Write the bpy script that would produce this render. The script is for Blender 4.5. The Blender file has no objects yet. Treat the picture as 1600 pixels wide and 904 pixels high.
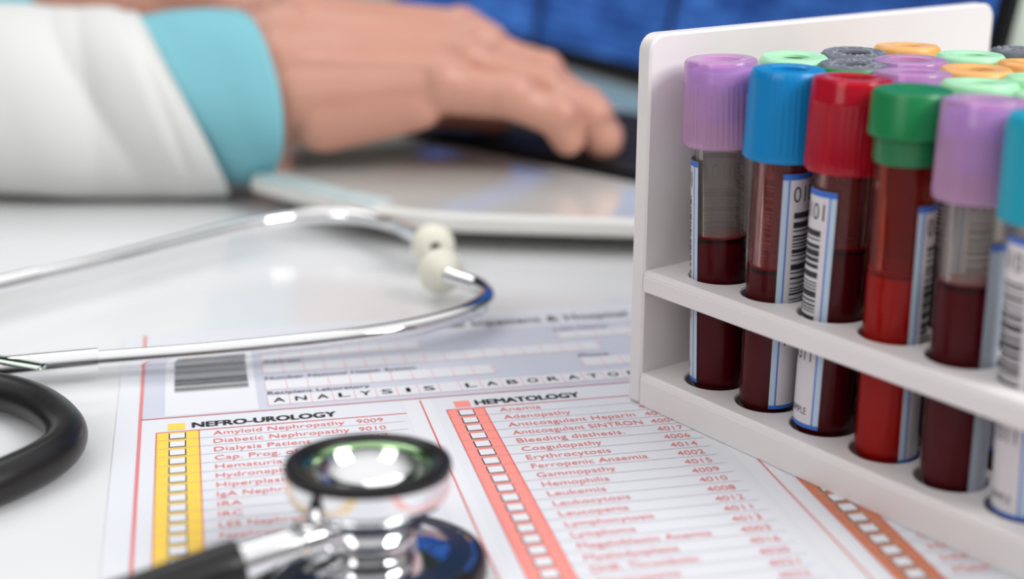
import bpy, bmesh, math, random
from mathutils import Vector, Matrix
random.seed(4)
S = bpy.context.scene
COL = S.collection
M = 0.001                                    # everything below is written in millimetres
rad = math.radians

# ------------------------------------------------------------------ camera
F_PX, PITCH, ROLL, CAM_H = 2240.83, 0.298968, 0.003628, 130.5
fwd = Vector((0, math.cos(PITCH), -math.sin(PITCH)))
right0 = Vector((1, 0, 0)); up0 = right0.cross(fwd)
right = right0 * math.cos(ROLL) + up0 * math.sin(ROLL)
up = up0 * math.cos(ROLL) - right0 * math.sin(ROLL)
cd = bpy.data.cameras.new('camera'); cam = bpy.data.objects.new('camera', cd); COL.objects.link(cam)
cam.matrix_world = Matrix(((right.x, up.x, -fwd.x, 0), (right.y, up.y, -fwd.y, 0),
                           (right.z, up.z, -fwd.z, CAM_H * M), (0, 0, 0, 1)))
cd.sensor_width = 36; cd.lens = 36 * F_PX / 1600
cd.clip_start = 0.02; cd.clip_end = 30
cd.dof.use_dof = True; cd.dof.focus_distance = 0.332; cd.dof.aperture_fstop = 6.6
S.camera = cam

# ------------------------------------------------------------------ world, lights, exposure
S.view_settings.view_transform = 'Standard'
S.view_settings.look = 'None'
S.view_settings.gamma = 1.0
S.view_settings.use_curve_mapping = False
S.view_settings.exposure = 0.0
WORLD_STRENGTH = 0.62
KEY_W, FRONT_W, BACK_W = 13.0, 1.9, 2.6

def area(name, loc, target, sx, sy, watts, col=(1, 1, 1)):
    l = bpy.data.lights.new(name, 'AREA'); l.shape = 'RECTANGLE'; l.size = sx; l.size_y = sy
    l.energy = watts; l.color = col
    o = bpy.data.objects.new(name, l); COL.objects.link(o)
    o.location = loc
    o.rotation_euler = (Vector(target) - Vector(loc)).to_track_quat('-Z', 'Y').to_euler()
    return o
area('softbox_right', (0.90, -0.22, 0.80), (0.05, 0.35, 0.03), 0.55, 0.55, KEY_W)
area('softbox_front', (-0.50, -0.25, 0.55), (0.05, 0.32, 0.03), 0.35, 0.50, FRONT_W)
area('softbox_back', (-0.45, 1.05, 1.05), (-0.1, 0.45, 0.03), 0.8, 0.5, BACK_W)

w = bpy.data.worlds.new('world'); S.world = w; w.use_nodes = True
nt = w.node_tree; nt.nodes.clear()
wo = nt.nodes.new('ShaderNodeOutputWorld'); bg = nt.nodes.new('ShaderNodeBackground')
tc = nt.nodes.new('ShaderNodeTexCoord'); sep = nt.nodes.new('ShaderNodeSeparateXYZ')
nt.links.new(tc.outputs['Generated'], sep.inputs[0])
def sky_ramp(stops):                          # room brightness by elevation: floor, walls, bright ceiling
    mr = nt.nodes.new('ShaderNodeMapRange'); mr.inputs['From Min'].default_value = -1; mr.inputs['From Max'].default_value = 1
    nt.links.new(sep.outputs['Z'], mr.inputs['Value'])
    rp = nt.nodes.new('ShaderNodeValToRGB'); nt.links.new(mr.outputs[0], rp.inputs[0]); e = rp.color_ramp.elements
    e[0].position = 0; e[0].color = (*stops[0][1], 1); e[1].position = 1; e[1].color = (*stops[-1][1], 1)
    for z, c in stops[1:-1]: q = e.new((z + 1) / 2); q.color = (*c, 1)
    return rp
r_front = sky_ramp([(-1, (.25, .25, .25)), (0, (.10, .10, .105)), (.35, (.14, .14, .14)), (.6, (1.0, 1.0, 1.0)), (.8, (1.7, 1.7, 1.72)), (1, (1.8, 1.8, 1.82))])
r_back = sky_ramp([(-1, (.25, .25, .25)), (0, (.14, .17, .15)), (.35, (.20, .23, .21)), (.6, (1.0, 1.0, 1.0)), (.8, (1.7, 1.7, 1.72)), (1, (1.8, 1.8, 1.82))])
yr = nt.nodes.new('ShaderNodeMapRange'); yr.inputs['From Min'].default_value = -.3; yr.inputs['From Max'].default_value = .3
nt.links.new(sep.outputs['Y'], yr.inputs['Value'])
wm = nt.nodes.new('ShaderNodeMix'); wm.data_type = 'RGBA'
nt.links.new(yr.outputs[0], wm.inputs[0]); nt.links.new(r_front.outputs[0], wm.inputs[6]); nt.links.new(r_back.outputs[0], wm.inputs[7])
nt.links.new(wm.outputs[2], bg.inputs[0]); bg.inputs[1].default_value = WORLD_STRENGTH
nt.links.new(bg.outputs[0], wo.inputs[0])

# ------------------------------------------------------------------ measuring helpers
CAM = Vector((0, 0, CAM_H))
def ray(x, y): return fwd + right * ((x - 800) / F_PX) - up * ((y - 452) / F_PX)
def on_z(x, y, z=0.0):
    d = ray(x, y); return CAM + d * ((z - CAM_H) / d.z)
def at_y(x, y, Y):
    d = ray(x, y); return CAM + d * (Y / d.y)

# ------------------------------------------------------------------ materials
MATS = {}
def mat(name, col, rough=0.5, metal=0.0, coat=0.0, trans=0.0, spec=0.5, emit=None, es=1.0, noise=None, bump=None, sss=0.0, sss_r=(1, .3, .2), alpha=1.0, ior=1.45):
    if name in MATS: return MATS[name]
    m = bpy.data.materials.new(name); m.use_nodes = True
    n = m.node_tree.nodes; L = m.node_tree.links; b = n['Principled BSDF']
    b.inputs['Base Color'].default_value = (*col, 1); b.inputs['Roughness'].default_value = rough
    b.inputs['Metallic'].default_value = metal; b.inputs['Coat Weight'].default_value = coat
    b.inputs['Coat Roughness'].default_value = 0.05
    b.inputs['Transmission Weight'].default_value = trans; b.inputs['Specular IOR Level'].default_value = spec
    b.inputs['IOR'].default_value = ior; b.inputs['Alpha'].default_value = alpha
    if sss:
        b.inputs['Subsurface Weight'].default_value = sss; b.inputs['Subsurface Radius'].default_value = sss_r
        b.inputs['Subsurface Scale'].default_value = 0.004
    if emit:
        b.inputs['Emission Color'].default_value = (*emit, 1); b.inputs['Emission Strength'].default_value = es
    if noise or bump:
        t = n.new('ShaderNodeTexCoord'); nz = n.new('ShaderNodeTexNoise')
        L.new(t.outputs['Object'], nz.inputs['Vector'])
        nz.inputs['Scale'].default_value = (noise or bump)[0]; nz.inputs['Detail'].default_value = 5
    if noise:
        mx = n.new('ShaderNodeMix'); mx.data_type = 'RGBA'
        mx.inputs[6].default_value = (*col, 1); mx.inputs[7].default_value = (*noise[1], 1)
        L.new(nz.outputs['Fac'], mx.inputs[0]); L.new(mx.outputs[2], b.inputs['Base Color'])
    if bump:
        bp = n.new('ShaderNodeBump'); bp.inputs['Strength'].default_value = bump[1]; bp.inputs['Distance'].default_value = bump[2]
        L.new(nz.outputs['Fac'], bp.inputs['Height']); L.new(bp.outputs[0], b.inputs['Normal'])
    MATS[name] = m; return m
def see_through(name, tint, edge, lo, hi, gloss=1.0, rough=0.03):
    """thin clear wall: transparent, greyer towards its edges, with a Fresnel shine"""
    if name in MATS: return MATS[name]
    m = bpy.data.materials.new(name); m.use_nodes = True
    n = m.node_tree.nodes; L = m.node_tree.links; n.clear()
    out = n.new('ShaderNodeOutputMaterial'); tr = n.new('ShaderNodeBsdfTransparent'); gl = n.new('ShaderNodeBsdfGlossy')
    df = n.new('ShaderNodeBsdfTranslucent'); dd = n.new('ShaderNodeBsdfDiffuse'); ad = n.new('ShaderNodeMixShader'); ad.inputs[0].default_value = 0.6
    lw = n.new('ShaderNodeLayerWeight'); lw.inputs['Blend'].default_value = 0.35
    mr = n.new('ShaderNodeMapRange'); mr.inputs['To Min'].default_value = lo; mr.inputs['To Max'].default_value = hi
    L.new(lw.outputs['Facing'], mr.inputs['Value'])
    tr.inputs[0].default_value = (*tint, 1); df.inputs[0].default_value = (*edge, 1); dd.inputs[0].default_value = (*edge, 1)
    gl.inputs['Roughness'].default_value = rough
    L.new(df.outputs[0], ad.inputs[1]); L.new(dd.outputs[0], ad.inputs[2])
    m1 = n.new('ShaderNodeMixShader'); L.new(mr.outputs[0], m1.inputs[0]); L.new(tr.outputs[0], m1.inputs[1]); L.new(ad.outputs[0], m1.inputs[2])
    fr = n.new('ShaderNodeFresnel'); fr.inputs[0].default_value = 1.45
    mu = n.new('ShaderNodeMath'); mu.operation = 'MULTIPLY'; mu.inputs[1].default_value = gloss; L.new(fr.outputs[0], mu.inputs[0])
    m2 = n.new('ShaderNodeMixShader'); L.new(mu.outputs[0], m2.inputs[0]); L.new(m1.outputs[0], m2.inputs[1]); L.new(gl.outputs[0], m2.inputs[2])
    L.new(m2.outputs[0], out.inputs[0])
    MATS[name] = m; return m

WHITE_TABLE = mat('white_gloss_table', (0.73, 0.732, 0.74), 0.17, coat=0.0, spec=.4)
WOOD = mat('painted_white_wood', (0.79, 0.745, 0.735), 0.38, noise=(60, (0.83, 0.79, 0.78)), bump=(220, 0.06, 0.0004))
PAPER = mat('paper', (0.69, 0.70, 0.74), 0.6)
LAVENDER = mat('print_lavender', (0.565, 0.58, 0.665), 0.6)
FIELD = mat('print_field_white', (0.72, 0.725, 0.755), 0.6)
RED_INK = mat('ink_red', (0.70, 0.10, 0.09), 0.6)
TEXT_RED = mat('ink_text_red', (0.74, 0.16, 0.15), 0.6)
PALE_RED = mat('ink_pale_red', (0.80, 0.42, 0.42), 0.6)
GREY_LINE = mat('ink_grey_line', (0.50, 0.42, 0.46), 0.6)
BLACK_INK = mat('ink_black', (0.03, 0.03, 0.035), 0.6)
GREY_INK = mat('ink_grey', (0.22, 0.21, 0.23), 0.6)
YELLOW = mat('print_yellow', (0.92, 0.58, 0.06), 0.6, noise=(900, (0.88, 0.62, 0.10)))
CORAL = mat('print_coral', (0.90, 0.25, 0.21), 0.6, noise=(900, (0.93, 0.31, 0.27)))
BROWN = mat('print_brown', (0.55, 0.17, 0.08), 0.6, noise=(900, (0.60, 0.21, 0.11)))
CHROME = mat('chrome', (0.86, 0.86, 0.87), 0.06, metal=1.0)
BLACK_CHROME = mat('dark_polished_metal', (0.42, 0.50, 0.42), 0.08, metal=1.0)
GREEN_REFLECTION = mat('metal_green_reflection', (0.36, 0.55, 0.30), 0.15, metal=1.0)  # green tint stands in for a reflection in the bell metal
DIAPHRAGM = mat('black_gloss_blue_reflection', (0.010, 0.020, 0.045), 0.35, spec=0.4)  # dark blue base stands in for the screen's reflection
RUBBER = mat('black_rubber', (0.012, 0.011, 0.012), 0.30, spec=.4, bump=(900, 0.05, 0.0002))
CREAM = mat('cream_silicone', (0.80, 0.78, 0.66), 0.4, sss=0.3, sss_r=(1, .9, .6))
HOLE = mat('dark_hole', (0.12, 0.09, 0.03), 0.8)
GLASS = see_through('clear_tube', (0.97, 0.96, 0.95), (0.55, 0.50, 0.48), 0.0, 0.05, gloss=.32)
RED_GLASS = see_through('red_stained_tube', (0.90, 0.45, 0.36), (0.45, 0.04, 0.02), 0.05, 0.22, gloss=.5)
STAIN_GLASS = see_through('smeared_tube', (0.96, 0.80, 0.78), (0.45, 0.09, 0.09), 0.02, 0.14, gloss=.5)
BLOOD = mat('blood', (0.075, 0.0007, 0.004), 0.25, spec=0.08)
BLOOD_TOP = mat('blood_surface', (0.32, 0.006, 0.008), 0.2)  # brighter red painted in for light passing through at the meniscus
def paper_glow(name, c, thru=.6):
    m = mat(name, c, 0.6); n = m.node_tree.nodes; L = m.node_tree.links
    t = n.new('ShaderNodeBsdfTranslucent'); t.inputs[0].default_value = (*c, 1); mx = n.new('ShaderNodeMixShader'); mx.inputs[0].default_value = thru
    L.new(n['Principled BSDF'].outputs[0], mx.inputs[1]); L.new(t.outputs[0], mx.inputs[2]); L.new(mx.outputs[0], n['Material Output'].inputs[0]); return m
RED_LIQ = paper_glow('bright_red_blood', (0.62, 0.003, 0.007), .3)
LABEL = paper_glow('label_white', (0.86, 0.82, 0.84), .2)
LABEL_BACK = paper_glow('label_back', (0.92, 0.88, 0.86))
LABEL_PALE = mat('label_pale_blue', (0.50, 0.62, 0.74), 0.5)
LABEL_BLUE = mat('label_blue', (0.045, 0.16, 0.60), 0.5)
SKIN = mat('skin', (0.52, 0.25, 0.18), 0.40, noise=(45, (0.62, 0.32, 0.24)), bump=(160, 0.25, 0.0015), sss=0.15)
COAT_M = mat('white_cotton', (0.70, 0.70, 0.68), 0.85, bump=(30, 0.2, 0.002))
TEAL = mat('teal_cotton', (0.20, 0.50, 0.57), 0.8, bump=(60, 0.2, 0.0015))
ALU = mat('silver_metal', (0.78, 0.77, 0.73), 0.14, metal=0.25, coat=0.5)
ALU_EDGE = mat('pale_trim', (0.55, 0.68, 0.69), 0.3)
KEYM = mat('black_key', (0.018, 0.016, 0.018), 0.6, spec=.2)
BEZEL = mat('black_bezel', (0.010, 0.009, 0.012), 0.5, spec=.2)

# screen: lit blue panes with rows of darker text
def screen_mat():
    m = bpy.data.materials.new('blue_lit_screen'); m.use_nodes = True
    n = m.node_tree.nodes; L = m.node_tree.links; n.clear()
    out = n.new('ShaderNodeOutputMaterial'); em = n.new('ShaderNodeEmission')
    t = n.new('ShaderNodeTexCoord')
    br = n.new('ShaderNodeTexBrick'); br.inputs['Scale'].default_value = 26.0
    br.inputs['Color1'].default_value = (0.06, 0.19, 0.60, 1); br.inputs['Color2'].default_value = (0.035, 0.10, 0.38, 1)
    br.inputs['Mortar'].default_value = (0.03, 0.09, 0.36, 1); br.inputs['Mortar Size'].default_value = 0.022
    br.inputs['Brick Width'].default_value = 0.7; br.inputs['Row Height'].default_value = 0.16
    nz = n.new('ShaderNodeTexNoise'); nz.inputs['Scale'].default_value = 24
    mx = n.new('ShaderNodeMix'); mx.data_type = 'RGBA'; mx.blend_type = 'MULTIPLY'; mx.inputs[0].default_value = 0.75
    rp = n.new('ShaderNodeValToRGB'); rp.color_ramp.elements[0].color = (0.55, 0.55, 0.6, 1); rp.color_ramp.elements[1].color = (1.5, 1.5, 1.35, 1)
    rp.color_ramp.elements[0].position = 0.35; rp.color_ramp.elements[1].position = 0.65
    L.new(t.outputs['Object'], br.inputs['Vector']); L.new(t.outputs['Object'], nz.inputs['Vector'])
    L.new(nz.outputs['Fac'], rp.inputs[0]); L.new(br.outputs['Color'], mx.inputs[6]); L.new(rp.outputs[0], mx.inputs[7])
    L.new(mx.outputs[2], em.inputs[0]); em.inputs[1].default_value = 0.82
    L.new(em.outputs[0], out.inputs[0]); return m
SCREEN = screen_mat()

# ------------------------------------------------------------------ mesh helpers
class MB:
    def __init__(self): self.v = []; self.f = []; self.m = []; self.mats = []
    def mi(self, m):
        if m not in self.mats: self.mats.append(m)
        return self.mats.index(m)
    def face(self, idx, m): self.f.append(idx); self.m.append(self.mi(m))
    def add(self, verts, faces, m, T=None):
        o = len(self.v)
        for p in verts:
            p = Vector(p); self.v.append(T @ p if T else p)
        for f in faces: self.face([i + o for i in f], m)
        return o
    def box(self, x0, x1, y0, y1, z0, z1, m, T=None):
        vs = [(x, y, z) for z in (z0, z1) for y in (y0, y1) for x in (x0, x1)]
        self.add(vs, [(0, 2, 3, 1), (4, 5, 7, 6), (0, 1, 5, 4), (2, 6, 7, 3), (0, 4, 6, 2), (1, 3, 7, 5)], m, T)
    def lathe(self, prof, m, n=48, T=None, rib=None, cap0=True, cap1=True):
        """prof: (radius, z) pairs or (radius, z, material); rib(angle, z) -> radius scale"""
        o = len(self.v)
        for pr in prof:
            for k in range(n):
                a = 2 * math.pi * k / n; r = pr[0] * (rib(a, pr[1]) if rib else 1)
                p = Vector((r * math.cos(a), r * math.sin(a), pr[1])); self.v.append(T @ p if T else p)
        for i in range(len(prof) - 1):
            mm = prof[i + 1][2] if len(prof[i + 1]) > 2 else m
            for k in range(n):
                k2 = (k + 1) % n
                self.face([o + i * n + k, o + i * n + k2, o + (i + 1) * n + k2, o + (i + 1) * n + k], mm)
        if cap0 and prof[0][0] > 1e-6: self.face([o + k for k in range(n)][::-1], prof[0][2] if len(prof[0]) > 2 else m)
        if cap1 and prof[-1][0] > 1e-6: self.face([o + (len(prof) - 1) * n + k for k in range(n)], prof[-1][2] if len(prof[-1]) > 2 else m)
    def tube(self, pts, r, m, n=20, caps=True, flat=None):
        pts = [Vector(p) for p in pts]; rs = r if isinstance(r, (list, tuple)) else [r] * len(pts)
        tan = [((pts[min(i + 1, len(pts) - 1)] - pts[max(i - 1, 0)]).normalized()) for i in range(len(pts))]
        up_ = Vector((0, 0, 1)); o = len(self.v)
        for i, p in enumerate(pts):
            t = tan[i]; s = t.cross(up_)
            if s.length < 1e-4: s = Vector((1, 0, 0))
            s.normalize(); u = s.cross(t).normalized()
            for k in range(n):
                a = 2 * math.pi * k / n
                ru = rs[i] * (flat if flat else 1)
                self.v.append(p + s * (rs[i] * math.cos(a)) + u * (ru * math.sin(a)))
        for i in range(len(pts) - 1):
            for k in range(n):
                k2 = (k + 1) % n
                self.face([o + i * n + k, o + i * n + k2, o + (i + 1) * n + k2, o + (i + 1) * n + k], m)
        if caps:
            self.face([o + k for k in range(n)][::-1], m); self.face([o + (len(pts) - 1) * n + k for k in range(n)], m)
    def prism(self, poly, z0, z1, m, T=None, bev=0.0):
        n = len(poly)
        if bev:
            c = sum((Vector(p) for p in poly), Vector((0, 0))) / n
            def inset(d):
                out = []
                for i in range(n):
                    a, b_, c_ = Vector(poly[i - 1]), Vector(poly[i]), Vector(poly[(i + 1) % n])
                    e1 = (b_ - a).normalized(); e2 = (c_ - b_).normalized()
                    n1 = Vector((-e1.y, e1.x)); n2 = Vector((-e2.y, e2.x)); nn = (n1 + n2)
                    nn = nn / max(nn.length_squared, .2) * 2
                    out.append(b_ + nn * d)
                return out
            rings = [(inset(bev), z0), (poly, z0 + bev), (poly, z1 - bev), (inset(bev), z1)]
        else: rings = [(poly, z0), (poly, z1)]
        vs = [(p[0], p[1], z) for ring, z in rings for p in ring]
        fs = [list(range(n))[::-1], [(len(rings) - 1) * n + i for i in range(n)]]
        for k in range(len(rings) - 1):
            for i in range(n):
                j = (i + 1) % n; fs.append([k * n + i, k * n + j, (k + 1) * n + j, (k + 1) * n + i])
        self.add(vs, fs, m, T)
    def build(self, name, parent=None, smooth=False, auto=None, bevel=None):
        me = bpy.data.meshes.new(name)
        me.from_pydata([tuple(p * M) for p in self.v], [], self.f)
        for m in self.mats: me.materials.append(m)
        me.polygons.foreach_set('material_index', self.m)
        if smooth:
            me.polygons.foreach_set('use_smooth', [True] * len(me.polygons))
            if auto: me.set_sharp_from_angle(angle=rad(auto))
        me.update()
        o = bpy.data.objects.new(name, me); COL.objects.link(o)
        if parent: o.parent = parent
        if bevel:
            b = o.modifiers.new('bevel', 'BEVEL'); b.width = bevel * M; b.segments = 2; b.limit_method = 'ANGLE'
        return o
def empty(name, loc=(0, 0, 0), label=None, cat=None, group=None):
    o = bpy.data.objects.new(name, None); COL.objects.link(o); o.location = Vector(loc) * M; o.empty_display_size = 0.01
    tag(o, label, cat, group); return o
def tag(o, label=None, cat=None, group=None, kind=None):
    if label: o['label'] = label
    if cat: o['category'] = cat
    if group: o['group'] = group
    if kind: o['kind'] = kind
    return o
def smooth_path(pts, k=8):
    """Catmull-Rom through the points"""
    P = [Vector(p) for p in pts]; P = [P[0] * 2 - P[1]] + P + [P[-1] * 2 - P[-2]]; out = []
    for i in range(1, len(P) - 2):
        for j in range(k):
            t = j / k; a, b, c, d = P[i - 1:i + 3]
            out.append(0.5 * ((2 * b) + (c - a) * t + (2 * a - 5 * b + 4 * c - d) * t * t + (3 * b - a - 3 * c + d) * t ** 3))
    out.append(P[-2]); return out
_txt = {}
def text_mesh(s, space=1.0, thin=0.0):
    """letters of the built-in font as (verts2d, faces, x0, x1, cap height)"""
    if (s, thin) in _txt: return _txt[(s, thin)]
    cu = bpy.data.curves.new('letters', 'FONT'); cu.body = s; cu.size = 1; cu.resolution_u = 3; cu.offset = thin; cu.space_character = space
    o = bpy.data.objects.new('letters', cu); COL.objects.link(o)
    dg = bpy.context.evaluated_depsgraph_get(); ev = o.evaluated_get(dg); me = ev.to_mesh()
    vs = [(v.co.x, v.co.y) for v in me.vertices]; fs = [list(p.vertices) for p in me.polygons]
    ev.to_mesh_clear(); bpy.data.objects.remove(o); bpy.data.curves.remove(cu)
    xs = [v[0] for v in vs]
    _txt[(s, thin)] = (vs, fs, min(xs), max(xs), 0.70); return _txt[(s, thin)]

# ------------------------------------------------------------------ setting: table and wall
TOP = -0.25                                   # table top; the printed form on it is 0.25 thick
b = MB(); b.prism([(-900, -350), (1000, -350), (1000, 1500), (-900, 1500)], TOP - 28, TOP, WHITE_TABLE, bev=1.5)
o = b.build('table'); tag(o, 'glossy white table top under everything', 'table')
o['kind'] = 'structure'
b = MB(); b.box(-2600, 2600, 1900, 1980, -760, 1900, mat('wall_paint', (0.05, 0.075, 0.06), 0.8))
tag(b.build('wall_back'), kind='structure')

# ------------------------------------------------------------------ printed form
OX, OY, AN, PI_ = -86.258, 307.850, 0.22172, 4.8464
fe = Vector((math.cos(AN), math.sin(AN), 0)); fg = Vector((math.sin(AN), -math.cos(AN), 0))
form = empty('lab_request_form', (OX, OY, 0), 'white printed laboratory form with yellow, coral and brown tick-box columns under the stethoscope', 'form')
form.rotation_euler = (0, 0, AN)
# in form space: x = across the page, y = up the page (= -down)
def rect(b, u0, u1, v0, v1, z, m): b.add([(u0, -v1, z), (u1, -v1, z), (u1, -v0, z), (u0, -v0, z)], [(0, 1, 2, 3)], m)
def write(b, s, u, v, cap, z, m, width=None, align='l', bold=0.0, thin=0.0):
    """v = baseline, cap = height of capitals, width squeezes the word to that length"""
    vs, fs, x0, x1, c = text_mesh(s, 1.0, thin); k = cap / c; kx = k if width is None else width / (x1 - x0)
    off = u - x0 * kx if align == 'l' else u - x1 * kx
    for dx in ([0, bold] if bold else [0]):
        b.add([(off + dx + p[0] * kx, -v + p[1] * k, z) for p in vs], fs, m)
XM, XT, XE, XR = 66.93, 135.07, -5.6, 203.0
b = MB()
pts = []
def rr(x0, x1, y0, y1, r):
    out = []
    for cx, cy, a0 in ((x1 - r, y1 - r, 0), (x0 + r, y1 - r, 90), (x0 + r, y0 + r, 180), (x1 - r, y0 + r, 270)):
        for k in range(7):
            a = rad(a0 + 15 * k); out.append((cx + r * math.cos(a), cy + r * math.sin(a)))
    return out
b.prism(rr(XE, XR + 5.6, -224, 73, 3.5), -0.25, 0.0, PAPER)
b.build('sheet', form)
# frame and rules
b = MB()
def vline(b, u, v0, v1, wd, z, m): rect(b, u - wd / 2, u + wd / 2, v0, v1, z, m)
def hline(b, u0, u1, v, wd, z, m): rect(b, u0, u1, v - wd / 2, v + wd / 2, z, m)
vline(b, 0, -72, 200, 0.7, .16, mat('ink_frame_red', (0.72, 0.20, 0.19), 0.6)); vline(b, XR, -72, 200, 0.7, .16, RED_INK)
vline(b, XM, -7.5, 200, 0.32, .16, RED_INK); vline(b, XT, -7.5, 200, 0.32, .16, RED_INK)
hline(b, 0, XR, -8.97, 0.3, .16, RED_INK)
for u in (XM, XT):                             # pale gutters beside the column rules
    rect(b, u - 4.3, u + 2.6, -8, 200, .04, FIELD)
b.build('ruled_frame', form)
# header block
b = MB()
rect(b, 0.4, XR - .4, -58, -9.1, .04, LAVENDER)
rect(b, 5.6, 27.9, -56, -10, .08, FIELD)       # white patch of the bar code
CW = 5.36
def cells(u0, n, v0, v1):
    rect(b, u0, u0 + n * CW, v0, v1, .08, FIELD)
    for k in range(n + 1): vline(b, u0 + k * CW, v0, v1, .22, .12, PALE_RED)
    hline(b, u0, u0 + n * CW, v1, .16, .12, PALE_RED)
cells(30.3, 19, -18.6, -12.0)
cells(30.3, 11, -29.2, -22.6); cells(113.6, 9, -29.2, -22.6)
cells(30.3, 17, -41.6, -34.8)
cells(30.3, 8, -51.5, -45.5); cells(112.5, 9, -51.5, -45.5)
for k, ch in enumerate('ANALYSIS LABORATORY'):
    if ch != ' ': 
        vs, fs, x0, x1, c = text_mesh(ch); wd = 0.9 if ch == 'I' else 2.7
        write(b, ch, 30.3 + CW * (k - 0.0) + CW / 2 - wd / 2, -13.9, 2.9, .16, BLACK_INK, width=wd, bold=.18)
write(b, 'Recipient Laboratory', 30.5, -19.3, 2.0, .16, GREY_INK, width=25.5, bold=.15)
write(b, 'Number National Health System', 30.5, -30.0, 2.0, .16, GREY_INK, width=39, bold=.15)
write(b, 'Address', 30.5, -42.4, 2.0, .16, GREY_INK, width=10, bold=.15)
write(b, 'Phone', 113.8, -30.0, 2.0, .16, GREY_INK, width=8.2, bold=.15)
write(b, 'Last Name', 112.6, -52.4, 2.0, .16, GREY_INK, width=15.5, bold=.15)
write(b, 'Clinical Inpatient & Hospital', 72, -61.2, 4.6, .16, GREY_INK, width=65, bold=.2)
b.build('header_block', form)
b = MB(); v = -55.0; rnd = random.Random(3)
while v < -25.6:
    t = rnd.choice((.35, .55, .9, .5)); rect(b, 7.9, 26.2, v, min(v + t, -25.5), .16, BLACK_INK); v += t + rnd.choice((.35, .5, .7))
b.build('barcode', form)
# test columns
def column(x0, x1, tint, title, tu, tw, tu_text, rows, code_right, sq, code_cap, line_to, name, vstart=0.0, nrow=40):
    b = MB()
    rect(b, x0, x1, vstart, nrow * PI_, .05, tint)
    vline(b, x0, vstart, nrow * PI_, .2, .16, RED_INK); vline(b, x1, vstart, nrow * PI_, .2, .16, RED_INK)
    hline(b, x0, line_to + 1, 0, .3, .16, RED_INK)
    rect(b, sq[0], sq[1], -5.2, -1.3, .08, tint)
    if title: write(b, title, tu, -1.75, 3.1, .16, BLACK_INK, width=tw, bold=.35)
    bc = (x0 + x1) / 2 - .1; hw = 1.95
    for i in range(nrow):
        v0 = i * PI_
        hline(b, x0, line_to, v0 + PI_, .16, .12, GREY_LINE)
        rect(b, bc - hw, bc + hw, v0 + .75, v0 + 4.35, .10, BLACK_INK)
        rect(b, bc - hw + .28, bc + hw - .28, v0 + 1.0, v0 + 4.1, .16, FIELD)
        if i < len(rows):
            nm, wd, cd_ = rows[i]
            if nm: write(b, nm, tu_text, v0 + 3.75, 2.45, .16, TEXT_RED, width=wd, thin=-.006)
            if cd_: write(b, cd_, code_right, v0 + 3.85, 2.35, .16, TEXT_RED, width=6.3, align='r', thin=-.008)
    b.build(name, form)
neph = [('Amyloid Nephropathy', 30.5, '9009'), ('Diabetic Nephropathy', 31.2, '9010'), ('Dialysis Patient', 21.8, '9017'),
        ('Cap. Prog. of Renal', 27, '9012'), ('Hematuria', 14.6, '9002'), ('Hydronephrosis', 21.5, '9014'), ('Hiperplasia', 15.8, '9004'),
        ('IgA Nephropathy', 23, '9008'), ('IRA', 4.9, '9011'), ('IRC', 4.9, '9013'), ('LES Nephropathy', 23, '9015'), ('Nephrosis', 13.5, '9016'),
        ('Nephritis', 12.5, '9003'), ('Renal Lithiasis', 19, '9005')]
column(3.816, 13.504, YELLOW, 'NEFRO-UROLOGY', 11.9, 33.7, 16.7, neph, 56.4, (6.4, 10.3), 2.3, 61.5, 'nephrology_column')
hema = [('Anemia', 10.2, '4001'), ('Adenopathy', 16.5, '4005'), ('Anticoagulant Heparin', 31.2, '4007'), ('Anticoagulant SINTRON', 31.5, '4004'),
        ('Bleeding diathesis.', 25.6, '4017'), ('Coagulopathy', 18.7, '4006'), ('Erythrocytosis', 19.4, '4014'), ('Ferropenic Anaemia', 26.6, '4002'),
        ('Gammopathy', 17.7, '4015'), ('Hemophilia', 14.9, '4009'), ('Leukemia', 12.8, '4010'), ('Leukocytosis', 16.6, '4008'),
        ('Leucopenia', 14.8, '4012'), ('Lymphocytosis', 18.6, '4011'), ('Lymphoma', 13.3, '4013'), ('Megaloblastic Anemia', 27.5, '4003'),
        ('Myelodysplasia', 19, '4016'), ('DHR. Thrombotic', 21.5, '4020'), ('Neutropenia', 16, '4021'), ('Polycythemia', 17, '4022'), ('Purpura', 11, '4023')]
column(72.261, 81.373, CORAL, 'HEMATOLOGY', 79.9, 26.2, 84.8, hema, 124.8, (74.8, 78.7), 2.3, 127.5, 'hematology_column')
brown = [('', 0, '')] * 15 + [('Bacteriuria', 15, '5015'), ('Brucellosis', 15, '5016'), ('Candidiasis', 16, '5017'), ('Hepatitis', 13, '5018'), ('Infection', 13, '5019'), ('Malaria', 10, '5020')]
column(139.6, 148.6, BROWN, '', 0, 0, 152, brown, 192, (142, 146), 2.3, 195, 'infection_column')

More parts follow.
